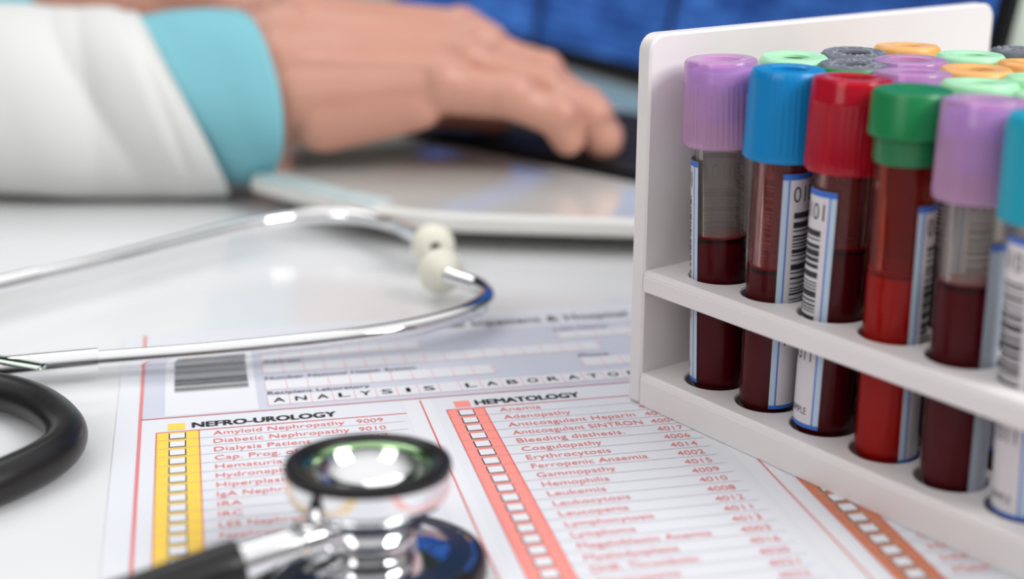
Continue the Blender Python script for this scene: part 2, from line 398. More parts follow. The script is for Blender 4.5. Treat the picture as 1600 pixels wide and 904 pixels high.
# ------------------------------------------------------------------ rack
RX, RY, RA = 31.363, 327.551, -0.942345
ZT, UT, UB, LT, TK, DP = 89.95, 34.34, 29.02, 8.32, 4.53, 125.7
ra_ = Vector((math.cos(RA), math.sin(RA), 0)); rb_ = Vector((-math.sin(RA), math.cos(RA), 0)); RQ = Vector((RX, RY, 0))
def rack(u, v, z): return RQ + ra_ * u + rb_ * v + Vector((0, 0, z))
def to_rack(p): d = p - RQ; return d.dot(ra_), d.dot(rb_)
UEND, HR, NC, NR = 200.0, 7.3, 10, 7
def hole(i, j): return 13.5 + 17.2 * i + 3.0 * j, 12.1 + 17.0 * j
rk = empty('test_tube_rack', (RX, RY, 0), 'white painted wooden rack full of capped blood tubes standing on the form', 'rack')
rk.rotation_euler = (0, 0, RA)
def shelf(name, z0, z1, floor_z, front_ch):
    b = MB(); n = 40
    def P(u, v, z): b.v.append(Vector((u, v, z))); return len(b.v) - 1
    VS, VE = 12.1 - 8.5, 12.1 + 8.5 + 17 * (NR - 1)
    def ub(i, v): return 13.5 + 17.2 * (i - .5) + 3.0 * (v - 12.1) / 17.0
    def quad(p, m=WOOD): b.face(p, m)
    through = floor_z is None
    for i in range(NC):
        for j in range(NR):
            cu, cv = hole(i, j); v0, v1 = cv - 8.5, cv + 8.5
            cs = [(ub(i, v0), v0), (ub(i + 1, v0), v0), (ub(i + 1, v1), v1), (ub(i, v1), v1)]
            ring = [(cu + HR * math.cos(2 * math.pi * k / n), cv + HR * math.sin(2 * math.pi * k / n)) for k in range(n)]
            # outer boundary sampled by direction
            def edge_pt(ang):
                dx, dy = math.cos(ang), math.sin(ang); best = None
                for q in range(4):
                    ax, ay = cs[q][0] - cu, cs[q][1] - cv; bx, by = cs[(q + 1) % 4][0] - cu, cs[(q + 1) % 4][1] - cv
                    ex, ey = bx - ax, by - ay; den = dx * ey - dy * ex
                    if abs(den) < 1e-9: continue
                    t = (ax * ey - ay * ex) / den; s = (ax * dy - ay * dx) / den
                    if t > 0 and -1e-6 <= s <= 1 + 1e-6 and (best is None or t < best): best = t
                return cu + dx * best, cv + dy * best
            angs = [2 * math.pi * k / n for k in range(n)]
            for c in cs:                               # snap the nearest directions to the corners
                a = math.atan2(c[1] - cv, c[0] - cu) % (2 * math.pi); k = round(a / (2 * math.pi) * n) % n; angs[k] = a
            outer = [edge_pt(a) for a in angs]
            lip = .35
            ring2 = [(cu + (HR + lip) * math.cos(2 * math.pi * k / n), cv + (HR + lip) * math.sin(2 * math.pi * k / n)) for k in range(n)]
            zs = [z1] if not through else [z1, z0]
            t_out = [P(*p, z1) for p in outer]; t_in2 = [P(*p, z1) for p in ring2]; t_in = [P(*p, z1 - lip) for p in ring]
            zb = z0 if through else floor_z
            w_in = [P(*p, zb) for p in ring]
            for k in range(n):
                k2 = (k + 1) % n
                quad([t_in2[k], t_out[k], t_out[k2], t_in2[k2]]); quad([t_in[k], t_in2[k], t_in2[k2], t_in[k2]])
                quad([w_in[k], t_in[k], t_in[k2], w_in[k2]])
            if through:
                b_out = [P(*p, z0) for p in outer]
                for k in range(n):
                    k2 = (k + 1) % n; quad([b_out[k], w_in[k], w_in[k2], b_out[k2]])
            else: quad(w_in)
    # margins: left, right, back, front
    for z, flip in (((z1, False), (z0, True)) if through else ((z1, False),)):
        for ps in ([(0, VS), (ub(0, VS), VS), (ub(0, VE), VE), (0, VE)], [(ub(NC, VS), VS), (UEND, VS), (UEND, VE), (ub(NC, VE), VE)],
                   [(0, VE), (UEND, VE), (UEND, DP), (0, DP)], [(0, front_ch), (UEND, front_ch), (UEND, VS), (0, VS)]):
            f = [P(*p, z) for p in ps]; quad(f[::-1] if flip else f)
    # front edge: chamfer with a fine groove, then the front face
    prof = [(front_ch, z1), (front_ch * .55, z1 - .25), (.12, z1 - 1.25), (.22, z1 - 1.4), (0, z1 - 1.55), (0, z0 + .3), (.3, z0)]
    rows = [[P(u, v, z) for u in (0, UEND)] for v, z in prof]
    for k in range(len(rows) - 1): quad([rows[k][0], rows[k + 1][0], rows[k + 1][1], rows[k][1]])
    f = [P(0, .3, z0), P(UEND, .3, z0), P(UEND, DP, z0), P(0, DP, z0)]
    if not through: quad(f[::-1])
    else: quad([P(0, .3, z0), P(0, VS, z0), P(UEND, VS, z0), P(UEND, .3, z0)])
    quad([P(0, DP, z0), P(0, DP, z1), P(UEND, DP, z1), P(UEND, DP, z0)])
    return b.build(name, rk)
shelf('base_shelf', 0.0, LT, 3.6, 0.9)
shelf('upper_shelf', UB, UT, None, 1.0)
for u0, u1 in ((-TK, 0.0), (UEND, UEND + TK)):
    b = MB(); poly = []
    R = 4.2
    for cx, cz, a0, r in ((DP - R, ZT - R, 0, R), (R, ZT - R, 90, R), (1.2, 1.2, 180, 1.2), (DP - 1.2, 1.2, 270, 1.2)):
        for k in range(7):
            a = rad(a0 + 15 * k); poly.append((cx + r * math.cos(a), cz + r * math.sin(a)))
    T = Matrix(((0, 0, 1, 0), (1, 0, 0, 0), (0, 1, 0, 0), (0, 0, 0, 1)))
    b.prism(poly, u0, u1, WOOD, T=T, bev=.55)
    b.build('end_panel', rk, smooth=True, auto=25)

# ------------------------------------------------------------------ tubes
TR = 6.5
def glass_prof(zt):
    pr = [(0.01, 0.0)] + [(TR * math.sin(rad(a)), TR * (1 - math.cos(rad(a)))) for a in range(10, 91, 10)]
    pr += [(TR, zt - .3), (TR - .3, zt), (TR - .75, zt), (TR - .8, zt - .3)]
    pr += [(TR - .8, TR)] + [((TR - .8) * math.sin(rad(a)), TR - (TR - .8) * math.cos(rad(a))) for a in range(80, -1, -10)]
    pr[-1] = (0.01, pr[-1][1]); return pr
def fluid_prof(zl, r=TR - .25):
    pr = [(0.01, TR - r)] + [(r * math.sin(rad(a)), TR - r * math.cos(rad(a))) for a in range(10, 91, 10)]
    return pr + [(r, zl - .6), (r - .1, zl)]
def cap_shell(kind):
    """outer cap profile between local z 0 (lower rim) and its top"""
    if kind in ('lilac', 'red'):
        return [(7.0, 0), (8.2, .05), (8.62, .5), (8.66, 2.2), (8.5, 3.2), (8.42, 14.2), (8.5, 14.6), (8.5, 15.1), (8.36, 15.4), (8.28, 18.7), (8.0, 19.35), (7.5, 19.6), (5.0, 19.6), (4.4, 19.3), (4.2, 17.8), (0.01, 17.6)]
    if kind in ('blue', 'cyan'):
        return [(7.0, 0), (8.5, .05), (8.95, .6), (8.95, 1.6), (8.75, 2.6), (8.25, 17.4), (8.1, 18.6), (7.7, 19.4), (7.0, 19.6), (4.6, 19.6), (4.1, 19.2), (3.9, 17.5), (0.01, 17.3)]
    return None
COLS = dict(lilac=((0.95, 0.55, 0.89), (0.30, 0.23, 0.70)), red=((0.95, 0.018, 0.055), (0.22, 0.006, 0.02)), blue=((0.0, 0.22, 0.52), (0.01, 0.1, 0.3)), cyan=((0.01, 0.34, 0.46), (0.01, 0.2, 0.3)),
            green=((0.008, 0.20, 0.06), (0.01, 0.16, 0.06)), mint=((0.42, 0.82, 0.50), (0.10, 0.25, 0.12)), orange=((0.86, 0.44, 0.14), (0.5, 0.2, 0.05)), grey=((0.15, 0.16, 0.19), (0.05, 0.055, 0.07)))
def plastic(c, clear):
    nm = c + '_cap_plastic'
    if nm in MATS: return MATS[nm]
    if not clear: return mat(nm, COLS[c][0], 0.34, sss=0.15, sss_r=(1, 1, 1))
    return see_through(nm, tuple(min(1, .35 + x * .75) for x in COLS[c][0]), COLS[c][0], clear, min(1, clear + .3), gloss=.9, rough=.18)
def wrap(b, phi0, dirn, s, z, r):                # unrolled label point -> tube surface; phi 0 faces the camera, + to the right
    ph = phi0 + dirn * s / r
    return Vector((r * math.sin(ph), -r * math.cos(ph), z))
def label_mesh(b, phi, width_deg, z0, z1, seed, plain=False):
    ph0 = rad(phi); W_ = rad(width_deg) * TR; rnd = random.Random(seed)
    def patch(s0, s1, za, zb, lift, m):
        n = max(2, int((s1 - s0) / .6)); r = TR + lift; o = len(b.v)
        for k in range(n + 1):
            s = s0 + (s1 - s0) * k / n; a = ph0 + s / TR
            for z in (za, zb): b.v.append(Vector((r * math.sin(a), -r * math.cos(a), z)))
        for k in range(n): b.face([o + 2 * k, o + 2 * k + 2, o + 2 * k + 3, o + 2 * k + 1], m)
    patch(0, W_, z0, z1, .10, LABEL)
    patch(0, W_, z0, z1, .04, LABEL_BACK)
    def both(s0, s1, za, zb, m, inner=None):
        patch(s0, s1, za, zb, .14, m)
        if inner: patch(s0, s1, za, zb, .015, inner)
    if plain:
        patch(0, W_, z0, z1 - 1.3, .13, mat('label_margin', (0.42, 0.47, 0.54), 0.5)); patch(0, W_, z1 - 1.3, z1, .15, LABEL_BLUE); return
    g = paper_glow('label_ghost', (0.58, 0.54, 0.52))
    both(0, W_, z1 - 1.3, z1, LABEL_BLUE, g); both(0, W_, z0, z0 + .9, LABEL_BLUE, g)
    patch(0, 1.25, z0 + .9, z1 - 1.3, .13, LABEL_PALE); patch(W_ - 1.25, W_, z0 + .9, z1 - 1.3, .13, LABEL_PALE)
    patch(1.25, 1.6, z0 + .9, z1 - 1.3, .13, LABEL_BLUE); patch(W_ - 1.6, W_ - 1.25, z0 + .9, z1 - 1.3, .13, LABEL_BLUE)
    def word(t, s, z, hgt, width, al='l'):
        vs, fs, x0, x1, c = text_mesh(t); k = hgt / c; kx = width / (x1 - x0)
        for lift, m in ((.16, BLACK_INK), (.012, g)):
            o = len(b.v); r = TR + lift
            for p in vs:
                a = ph0 + (s + (p[0] - x0) * kx) / TR; b.v.append(Vector((r * math.sin(a), -r * math.cos(a), z + p[1] * k)))
            for f in fs: b.face([i + o for i in f], m)
    word('0101', 2.5, z1 - 6.3, 3.6, 7.4); word('0101', W_ - 9.9, z1 - 6.3, 3.6, 7.4)
    z = z1 - 8.6
    while z > z0 + 21:
        t = rnd.choice((.28, .5, .9, 1.35, .35)); both(2.9, W_ - 3.0, z - t, z, BLACK_INK, g); z -= t + rnd.choice((.35, .5, .8))
    word('103311', 2.6, z0 + 15.2, 3.0, 9.0); word('3311', W_ - 8.4, z0 + 15.2, 3.0, 5.6)
    word('SAMPLE', W_ - 8.6, z0 + 3.0, 1.6, 5.6)
ZB, ZC = 3.75, 85.3                              # bottom and cap top of a standing tube
def make_tube(base, topc, colour, level, label, text, cat='blood tube', group=None, glass=GLASS, fluid=BLOOD, clear=0.0, style='shell', liquid_name='blood', film=None):
    base = Vector(base); topc = Vector(topc); axis = (topc - base); Ln = axis.length; axis.normalize()
    root = empty('blood_tube', base, text, cat, group)
    # local x to the right as the camera sees it, local -y towards the camera
    yv = (Vector((base.x, base.y, 0))).normalized(); xv = yv.cross(axis).normalized(); yv = axis.cross(xv)
    root.rotation_euler = Matrix((xv, yv, axis)).transposed().to_euler()
    gz = Ln - (4.0 if style != 'stopper' else 9.2)
    b = MB(); b.lathe(glass_prof(gz), glass, 48, cap0=False, cap1=False); b.build('glass_wall', root, True, 40)
    b = MB(); pr = fluid_prof(level); b.lathe(pr, fluid, 40, cap0=False, cap1=False)
    b.lathe([(TR - .2, level - 1.1), (TR - .12, level - .6), (TR - .2, level - .2)], mat('meniscus', (0.012, 0.0004, 0.001) if fluid is BLOOD else (0.16, 0.001, 0.002), .25, spec=.1) if fluid is BLOOD else mat('red_meniscus', (0.16, 0.001, 0.002), .25, spec=.1), 40, cap0=False, cap1=False)
    n = 40; nb = len(b.v) - 3 * n; b.face([nb - n + k for k in range(n)], BLOOD_TOP if fluid is BLOOD else RED_LIQ)
    b.build(liquid_name, root, True, 40)
    if film:                                     # film above the level: blood smear; in clear tubes, painted brightness
        r = TR - .95; b = MB(); b.lathe([(r, level + .3), (r, gz - .6)], film, 40, cap0=False, cap1=False); b.build('inner_film', root, True)
    body = plastic(colour, clear)
    if style == 'shell':
        z0 = Ln - 19.6; T = Matrix.Translation((0, 0, z0))
        grp = colour in ('blue', 'cyan')
        def rib(a, z):
            if not 2.0 < z < (14.5 if not grp else 17.5): return 1
            if grp and math.cos(a * 4) < -.25: return 1.0
            return 1 + (.012 if math.sin(a * (44 if not grp else 40)) > 0 else -.006)
        prof = cap_shell(colour)
        fine = []
        for i, pz in enumerate(prof):
            fine.append(pz)
        b = MB(); b.lathe(fine, body, 176, T=T, rib=rib, cap0=False, cap1=False); cap = b.build('cap', root, True, 35)
        if clear:
            st = mat(colour + '_stopper', COLS[colour][1], 0.4)
            b = MB(); b.lathe([(5.6, 5.6), (5.7, 6), (5.7, 12.0), (7.3, 12.1), (7.7, 12.4), (7.7, 16.7), (7.3, 17.1), (0.01, 17.1)], st, 40, T=T, cap1=False); b.build('stopper', cap, True, 35)
    elif style == 'stopper':
        z0 = Ln - 9.3; T = Matrix.Translation((0, 0, z0))
        b = MB(); b.lathe([(6.3, 0), (7.9, 0.05), (8.3, .4), (8.35, 1.2), (8.2, 1.6), (8.0, 8.3), (7.6, 9.0), (6.9, 9.3), (4.6, 9.2), (4.0, 8.9), (0.01, 8.7)], body, 56, T=T, cap1=False)
        cap = b.build('cap', root, True, 35)
        b = MB(); b.lathe([(6.55, -5.4), (6.75, -5.3), (6.95, -4.8), (6.95, 0.2)], mat('green_plug', (0.008, 0.16, 0.05), 0.3), 56, T=T, cap0=False); b.build('collar', cap, True, 35)
    else:                                        # low ring cap with a round hole in its top
        h = 14.0; z0 = Ln - h; T = Matrix.Translation((0, 0, z0))
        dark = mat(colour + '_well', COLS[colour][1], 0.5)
        ro = 7.9
        rim = mat('green_rim', (0.01, 0.34, 0.05), .35) if 'green rim' in text else body
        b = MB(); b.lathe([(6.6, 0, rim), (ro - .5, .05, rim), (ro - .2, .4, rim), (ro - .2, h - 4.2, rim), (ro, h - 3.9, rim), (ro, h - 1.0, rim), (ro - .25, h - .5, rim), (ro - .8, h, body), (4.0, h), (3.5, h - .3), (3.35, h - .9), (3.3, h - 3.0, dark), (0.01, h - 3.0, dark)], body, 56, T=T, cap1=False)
        cap = b.build('cap', root, True, 35)
        if colour == 'grey':
            b = MB()
            for q in range(90):
                a = random.random() * 6.283; r = 3.8 + random.random() * 3.2; x, y = r * math.cos(a), r * math.sin(a)
                b.box(x - .28, x + .28, y - .16, y + .16, Ln - .02, Ln + .12, mat('grey_speck', (0.42, 0.43, 0.47), 0.5))
            b.build('ridges', cap)
    if label:
        b = MB(); label_mesh(b, *label); b.build('paper_label', root, True)
    return root
def z_on_axis(base, top, ypx):
    lo, hi = 0.0, 1.0
    for _ in range(40):
        mid = (lo + hi) / 2; p = Vector(base).lerp(Vector(top), mid); d = p - CAM; yy = 452 - F_PX * d.dot(up) / d.dot(fwd)
        if yy > ypx: lo = mid
        else: hi = mid
    return lo * (Vector(top) - Vector(base)).length
BRIGHT_FILM = see_through('painted_light_film', (0.95, 0.93, 0.91), (0.92, 0.87, 0.82), 0.24, 0.34, gloss=0)  # pale film painted in for the brightness of the empty clear tubes
SMEAR = see_through('blood_smear', (0.86, 0.50, 0.50), (0.72, 0.33, 0.34), 0.28, 0.45, gloss=0)
RUST = see_through('orange_smear', (0.90, 0.42, 0.30), (0.66, 0.12, 0.06), 0.35, 0.55, gloss=0)
U0 = [13.5, 30.5, 47.4, 64.5, 82.0, 99.4]
front = [ # cap centre px, colour, style, clear, level px, label phi, width, top px, bottom px, text
    ((1127, 91), 'lilac', 'shell', .52, 364, -237, 190, 247, 588, 'blood tube with lilac see-through cap beside the white end panel, front row', dict(film=BRIGHT_FILM)),
    ((1233, 106), 'blue', 'shell', 0, 412, 3, 190, 262, 622, 'blood tube with opaque blue ribbed cap, between lilac-capped and red-capped tubes', dict(glass=STAIN_GLASS, film=SMEAR)),
    ((1333, 120), 'red', 'shell', .52, 381, -199, 190, 293, 657, 'blood tube with clear red cap and barcode label on its left side', dict(glass=STAIN_GLASS, film=SMEAR)),
    ((1427, 138), 'green', 'stopper', 0, 417, 26, 190, 312, 706, 'bright red blood tube with dark green stopper, front row', dict(glass=RED_GLASS, fluid=RED_LIQ, film=RUST)),
    ((1541, 153), 'lilac', 'shell', .52, 437, 31, 120, 372, 766, 'blood tube with lilac see-through cap beside the cyan-capped tube, front row', dict(film=BRIGHT_FILM)),
    ((1646, 176), 'cyan', 'shell', 0, 450, -188, 190, 365, 793, 'blood tube with cyan cap cut off by the right edge of the picture', dict()),
]
for i, (c, colour, style, clear, lv, lp, lw_, lt_, lb_, text, kw) in enumerate(front):
    u, v = U0[i], 12.1
    base = rack(u, v, ZB); top = on_z(c[0], c[1], ZC)
    tu, tv = to_rack(top)
    # lean pivots where the tube passes the upper shelf
    k = .35
    hu, hv = hole(i, 0)
    du, dv = max(-2.2, min(2.2, tu - hu)), max(-2.2, min(2.2, tv - hv))
    base = rack(hu - du * .25, hv - dv * .25, ZB); top = rack(hu + du, hv + dv, ZC)
    make_tube(base, top, colour, z_on_axis(base, top, lv),
              (lp, lw_, z_on_axis(base, top, lb_), z_on_axis(base, top, lt_), 10 + i, i == 4), text, clear=clear, style=style, **kw)
back = [ # column, row, cap px, colour, style
    (0, 1, (1241, 87), 'mint', 'ring', 'blood tube with mint green ring cap behind the blue-capped tube'),
    (1, 1, (1333, 99), 'grey', 'ring', 'blood tube with speckled grey cap and green rim directly behind the red-capped tube'),
    (2, 1, (1427, 110), 'lilac', 'shell', 'blood tube with lilac cap directly behind the dark green stopper'),
    (3, 1, (1540, 123), 'mint', 'ring', 'blood tube with mint green ring cap behind the front right lilac-capped tube'),
    (4, 1, (1640, 132), 'mint', 'ring', 'blood tube with mint ring cap at the right edge of the picture'),
    (0, 2, (1333, 83), 'grey', 'ring', 'blood tube with speckled grey cap in front of the white end panel, third row'),
    (1, 2, (1423, 92), 'lilac', 'shell', 'blood tube with lilac cap in front of the orange cap by the panel, third row'),
    (2, 2, (1526, 106), 'orange', 'ring', 'blood tube with orange ring cap between two mint ring caps'),
    (3, 2, (1625, 112), 'mint', 'ring', 'blood tube with mint ring cap cut by the right edge, behind the other mint one'),
    (0, 3, (1416, 70), 'orange', 'ring', 'blood tube with orange ring cap nearest the white end panel, fourth row'),
    (1, 3, (1517, 84), 'mint', 'ring', 'blood tube with mint ring cap between the two orange caps, fourth row'),
    (2, 3, (1612, 95), 'orange', 'ring', 'blood tube with orange ring cap cut off by the right edge of the picture'),
    (1, 4, (1606, 73), 'grey', 'ring', 'blood tube with speckled grey cap at the right edge, furthest back'),
]
for i, j, c, colour, style, text in back:
    hu, hv = hole(i, j); top = on_z(c[0], c[1], 85.2); tu, tv = to_rack(top)
    du, dv = max(-2, min(2, tu - hu)), max(-2, min(2, tv - hv))
    base = rack(hu - du * .25, hv - dv * .25, ZB); top = rack(hu + du, hv + dv, 85.2)
    make_tube(base, top, colour, 44 + 3 * ((i + j) % 3), (-160 + 70 * ((i * 3 + j) % 4), 190, 8, 62, 40 + i * 7 + j), text,
              group='blood tubes in the back rows', clear=.52 if colour == 'lilac' else 0, style=style,
              glass=STAIN_GLASS if (i + j) % 2 else GLASS)

# ------------------------------------------------------------------ stethoscope
cp = on_z(578, 880, 3)
st = empty('stethoscope', (cp.x, cp.y, 0), 'black and chrome stethoscope with double-sided chest piece lying on the form', 'stethoscope')
def sp(x, y, z): p = on_z(x, y, z); return Vector((p.x - cp.x, p.y - cp.y, z))
tilt = Matrix.Rotation(rad(-4), 4, 'X')
b = MB()
b.lathe([(19.0, 3.6), (20.2, 3.9), (20.4, 4.6), (19.5, 5.0), (16.5, 5.3), (14.5, 6.2), (11.0, 7.4), (9.0, 8.0), (8.6, 8.4), (8.6, 9.8), (9.6, 10.2), (10.8, 12.2), (11.5, 14.8), (11.55, 15.1), (12.8, 15.3), (14.2, 16.2), (14.95, 17.6), (15.1, 19.0), (15.1, 22.0), (14.6, 22.4), (12.6, 22.4), (11.2, 21.6)], CHROME, 72, T=tilt, cap1=False)
chest = b.build('chest_piece', st, True, 35)
b = MB(); b.lathe([(20.0, 0.3), (21.3, .5), (21.9, 1.4), (21.9, 3.6), (21.3, 4.6), (20.2, 4.9), (19.3, 4.7), (19.2, 3.6), (20.0, .4)], RUBBER, 72, cap0=False, cap1=False, T=tilt); b.build('diaphragm_rim', chest, True, 40)
b = MB(); b.lathe([(0.01, .6), (20.1, .6), (20.1, 1.0), (0.01, 1.0)], DIAPHRAGM, 48, cap0=False, cap1=False, T=tilt); b.build('diaphragm', chest, True, 40)
b = MB(); b.lathe([(19.3, 4.75), (19.1, 5.2), (16.6, 5.55), (14.9, 6.1), (14.8, 5.9), (16.5, 5.2), (19.2, 4.6)], DIAPHRAGM, 72, cap0=False, cap1=False, T=tilt); b.build('backing_plate', chest, True, 40)
b = MB(); b.lathe([(14.4, 21.2), (15.3, 21.4), (15.5, 22.2), (15.2, 23.2), (14.3, 23.6), (13.0, 23.3), (12.3, 22.6), (12.2, 21.6), (14.4, 21.2)], RUBBER, 72, cap0=False, cap1=False, T=tilt); b.build('bell_rim', chest, True, 40)
b = MB(); b.lathe([(12.7, 22.3), (12.2, 22.75), (11.5, 22.6), (10.9, 21.9), (10.8, 21.4)], GREEN_REFLECTION, 72, cap0=False, cap1=False, T=tilt); b.build('bell_reflection_ring', chest, True, 60)  # ring added to carry the painted green reflection
b = MB(); b.lathe([(10.95, 21.8), (10.3, 20.3), (9.2, 18.9), (7.4, 17.6), (5.0, 16.7), (2.8, 16.2), (1.6, 16.1), (1.3, 15.6), (1.2, 14.4), (0.01, 14.3)], CHROME, 72, cap0=False, cap1=False, T=tilt); b.build('bell_cup', chest, True, 60)
# stem and tubing
e0, e1, e2 = sp(525, 832, 12.5), sp(330, 896, 10.5), sp(190, 945, 8.5)
b = MB(); d = (e1 - e0)
b.tube([e0, e0 + d * .12, e0 + d * .14, e0 + d * .2, e0 + d * .3, e0 + d * .32, e0 + d * 1.0], [3.7, 3.7, 4.2, 4.2, 4.2, 3.4, 3.4], CHROME, 28)
b.build('stem', chest, True, 40)
tp = [e0 + d * .78, e1, e2, sp(40, 990, 6.5), sp(-150, 990, 5.2), sp(-310, 920, 5.2), sp(-330, 830, 5.2), sp(-220, 795, 5.0), sp(-80, 775, 5.0), sp(0, 751, 5.0), sp(72, 717, 5.0), sp(101, 690, 5.0), sp(99, 663, 5.0), sp(62, 632, 5.0), sp(0, 612, 5.2), sp(-100, 602, 5.6), sp(-250, 625, 6), sp(-430, 668, 6.5), sp(-560, 660, 7), sp(-610, 630, 7), sp(-570, 612, 7)]
tp = smooth_path(tp, 10)
b = MB(); b.tube(tp, 4.6, RUBBER, 28); b.build('tubing', st, True, 60)
low = [sp(-560, 612, 7), sp(-400, 606, 6.5), sp(-250, 597, 6), sp(-100, 586, 5.2), sp(0, 577, 4.8), sp(155, 563, 5.2), sp(300, 552, 6.0), sp(420, 541, 6.6), sp(540, 528, 7.0), sp(630, 514, 7.3), sp(700, 497, 7.6), sp(742, 480, 7.8), sp(760, 464, 8.2), sp(748, 447, 8.8), sp(718, 436, 9.2), sp(700, 430, 9.6)]
hi = [sp(-570, 606, 7), sp(-440, 568, 7.5), sp(-300, 528, 8), sp(-150, 487, 8.4), sp(0, 447, 8.6), sp(150, 411, 8.6), sp(270, 380, 8.6), sp(370, 355, 8.8), sp(440, 342, 9), sp(500, 337, 9.2), sp(560, 339, 9.4), sp(612, 350, 9.6), sp(645, 365, 9.8), sp(662, 374, 9.8)]
b = MB(); lp_ = smooth_path(low, 8); b.tube(lp_, 2.5, CHROME, 24); bl = b.build('ear_tube', st, True, 60)
b = MB(); b.tube(lp_[:41], 3.3, CHROME, 24); b.build('sleeve', bl, True, 40)
b = MB(); hp_ = smooth_path(hi, 8); b.tube(hp_, 2.5, CHROME, 24); bh = b.build('ear_tube', st, True, 60)
b = MB(); b.tube(hp_[:36], 3.1, CHROME, 24); b.build('sleeve', bh, True, 40)
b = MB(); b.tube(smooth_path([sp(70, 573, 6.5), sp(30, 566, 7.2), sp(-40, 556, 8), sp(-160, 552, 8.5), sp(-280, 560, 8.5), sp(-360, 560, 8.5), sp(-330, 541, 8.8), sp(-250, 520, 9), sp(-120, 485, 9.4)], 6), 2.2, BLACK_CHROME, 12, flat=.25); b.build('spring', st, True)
def ear_tip(center, axis, parent, k=1.0):
    axis = Vector(axis).normalized(); q = axis.to_track_quat('Z', 'Y').to_matrix().to_4x4(); T = Matrix.Translation(center) @ q
    b = MB(); b.lathe([(3.1 * k, -7.5), (3.6 * k, -7.2), (3.9 * k, -4.5), (5.3 * k, -2.8), (6.3 * k, -.5), (6.4 * k, 1.4), (5.7 * k, 3.8), (4.3 * k, 5.4), (2.6 * k, 6.1), (1.5 * k, 6.2), (1.2 * k, 5.7, HOLE), (1.1 * k, 3.0, HOLE), (0.01, 3.0, HOLE)], CREAM, 36, T=T, cap1=False)
    b.build('ear_tip', parent, True, 60)
ear_tip(sp(676, 382, 9.8), sp(686, 392, 13.5) - sp(664, 370, 10.0), bh, 1.08)
ear_tip(sp(690, 424, 8.8), sp(672, 410, 8.4) - sp(712, 436, 9.2), bl, 1.1)

# ------------------------------------------------------------------ laptop
lap = empty('laptop', (0, 600, 0), 'silver laptop with black keyboard and blue lit screen behind the rack', 'laptop')
LO = Vector((0, 600, 0))
def lpnt(p): return Vector(p) - LO
base = [(-97, 540), (-97, 521), (-66, 491), (-50, 478), (-34, 469), (-16, 464), (40, 458), (118, 452), (150, 462), (205, 510), (100, 690), (16, 845), (-90, 1040), (-97, 900)]
b = MB(); b.prism([(x, y - 600) for x, y in base], 7.0, 13.5, ALU, bev=1.5)
b.build('base', lap, True, 30)
for x, y in ((-80, 545), (-40, 500), (110, 470), (150, 520), (-60, 950), (-60, 760)):
    b = MB(); b.lathe([(6, TOP + .02), (6, 7.0)], KEYM, 20, T=Matrix.Translation((x, y - 600, 0))); b.build('rubber_foot', lap)
kang = math.atan2(-66.4, 69.7)
kT = Matrix.Translation((-48, 601 - 600, 13.5)) @ Matrix.Rotation(kang, 4, 'Z')
kb = MB(); kb.box(0, 232, 0, 100, 0, 1.2, BEZEL, kT); kbo = kb.build('keyboard', lap)
for r in range(5):
    for c in range(12):
        if r == 0 and c in (4, 5, 6): continue
        x0 = 3 + c * 19.0; wd = 16.8; y0 = 3 + r * 19.2
        if r == 0 and c == 3: wd = 16.8 + 57
        b = MB(); b.prism([(x0, y0), (x0 + wd, y0), (x0 + wd, y0 + 16.6), (x0, y0 + 16.6)], 1.2, 3.6, KEYM, T=kT, bev=.6); b.build('key', kbo)
b = MB()
for (x0, y0), (x1, y1) in (((-96, 522), (-63, 490)), ((-63, 490), (-47, 477.5))):
    dx, dy = x1 - x0, y1 - y0; L_ = math.hypot(dx, dy); nx, ny = dy / L_, -dx / L_
    if nx > 0: nx, ny = -nx, -ny
    b.prism([(x0 - nx * 9, y0 - ny * 9 - 600), (x0 + nx * .4, y0 + ny * .4 - 600), (x1 + nx * .4, y1 + ny * .4 - 600), (x1 - nx * 9, y1 - ny * 9 - 600)], 12.6, 13.8, ALU_EDGE)
b.build('edge_trim', lap)
# screen, standing on the back edge
q0, q1 = on_z(844, 84, 17), on_z(993, 123, 17)
sd = (q1 - q0); sd.z = 0; sd.normalize(); sn = Vector((sd.y, -sd.x, 0))        # sn faces the camera side
if sn.y > 0: sn = -sn
mid = q0 + sd * 60
# width: right edge where the bezel leaves the picture at x = 1568
lean = rad(12)
upv = Vector((0, 0, 1)) * math.cos(lean) - sn * math.sin(lean)
pn = sd.cross(upv); d_ = ray(1574, 30); hit = CAM + d_ * ((q0 - CAM).dot(pn) / d_.dot(pn)); WR = (hit - q0).dot(sd)
sT = Matrix((tuple(sd) + (0,), tuple(upv) + (0,), tuple(sd.cross(upv)) + (0,), (0, 0, 0, 1))).transposed()
sT.translation = lpnt(Vector((q0.x, q0.y, 15)))
WL = -215.0
b = MB(); b.prism([(WL - 9, 0), (WR, 0), (WR, 300), (WL - 9, 300)], -5, 0, BEZEL, T=sT, bev=1.0); lid = b.build('screen_lid', lap)
panes = [(WL, -80), (-74, -3), (3.5, 0), ]
# pane boundaries measured along the lower edge at the dark bars (x = 840 and x = 1045 in the picture)
def along(xpx, h):
    for k in range(-2500, 4500):
        s = k * .1; p = q0 + sd * s + upv * h; d_ = p - CAM
        if 800 + F_PX * d_.dot(right) / d_.dot(fwd) >= xpx: return s
s1, s2 = along(838, 14), along(1046, 30)
b = MB()
for a0, a1 in ((WL, s1 - 3.2), (s1 + 3.2, s2 - 2.6), (s2 + 2.6, WR - 7)):
    b.box(a0, a1, 9, 292, 0.02, .3, SCREEN)
dsp = b.build('display', lid); dT = sT.copy(); dT.translation = sT.translation * M; dsp.matrix_local = dT
b = MB(); b.tube([sT @ Vector((WL + 40, -2, -2)), sT @ Vector((WR - 12, -2, -2))], 4.0, KEYM, 16); b.build('hinge', lap, True)
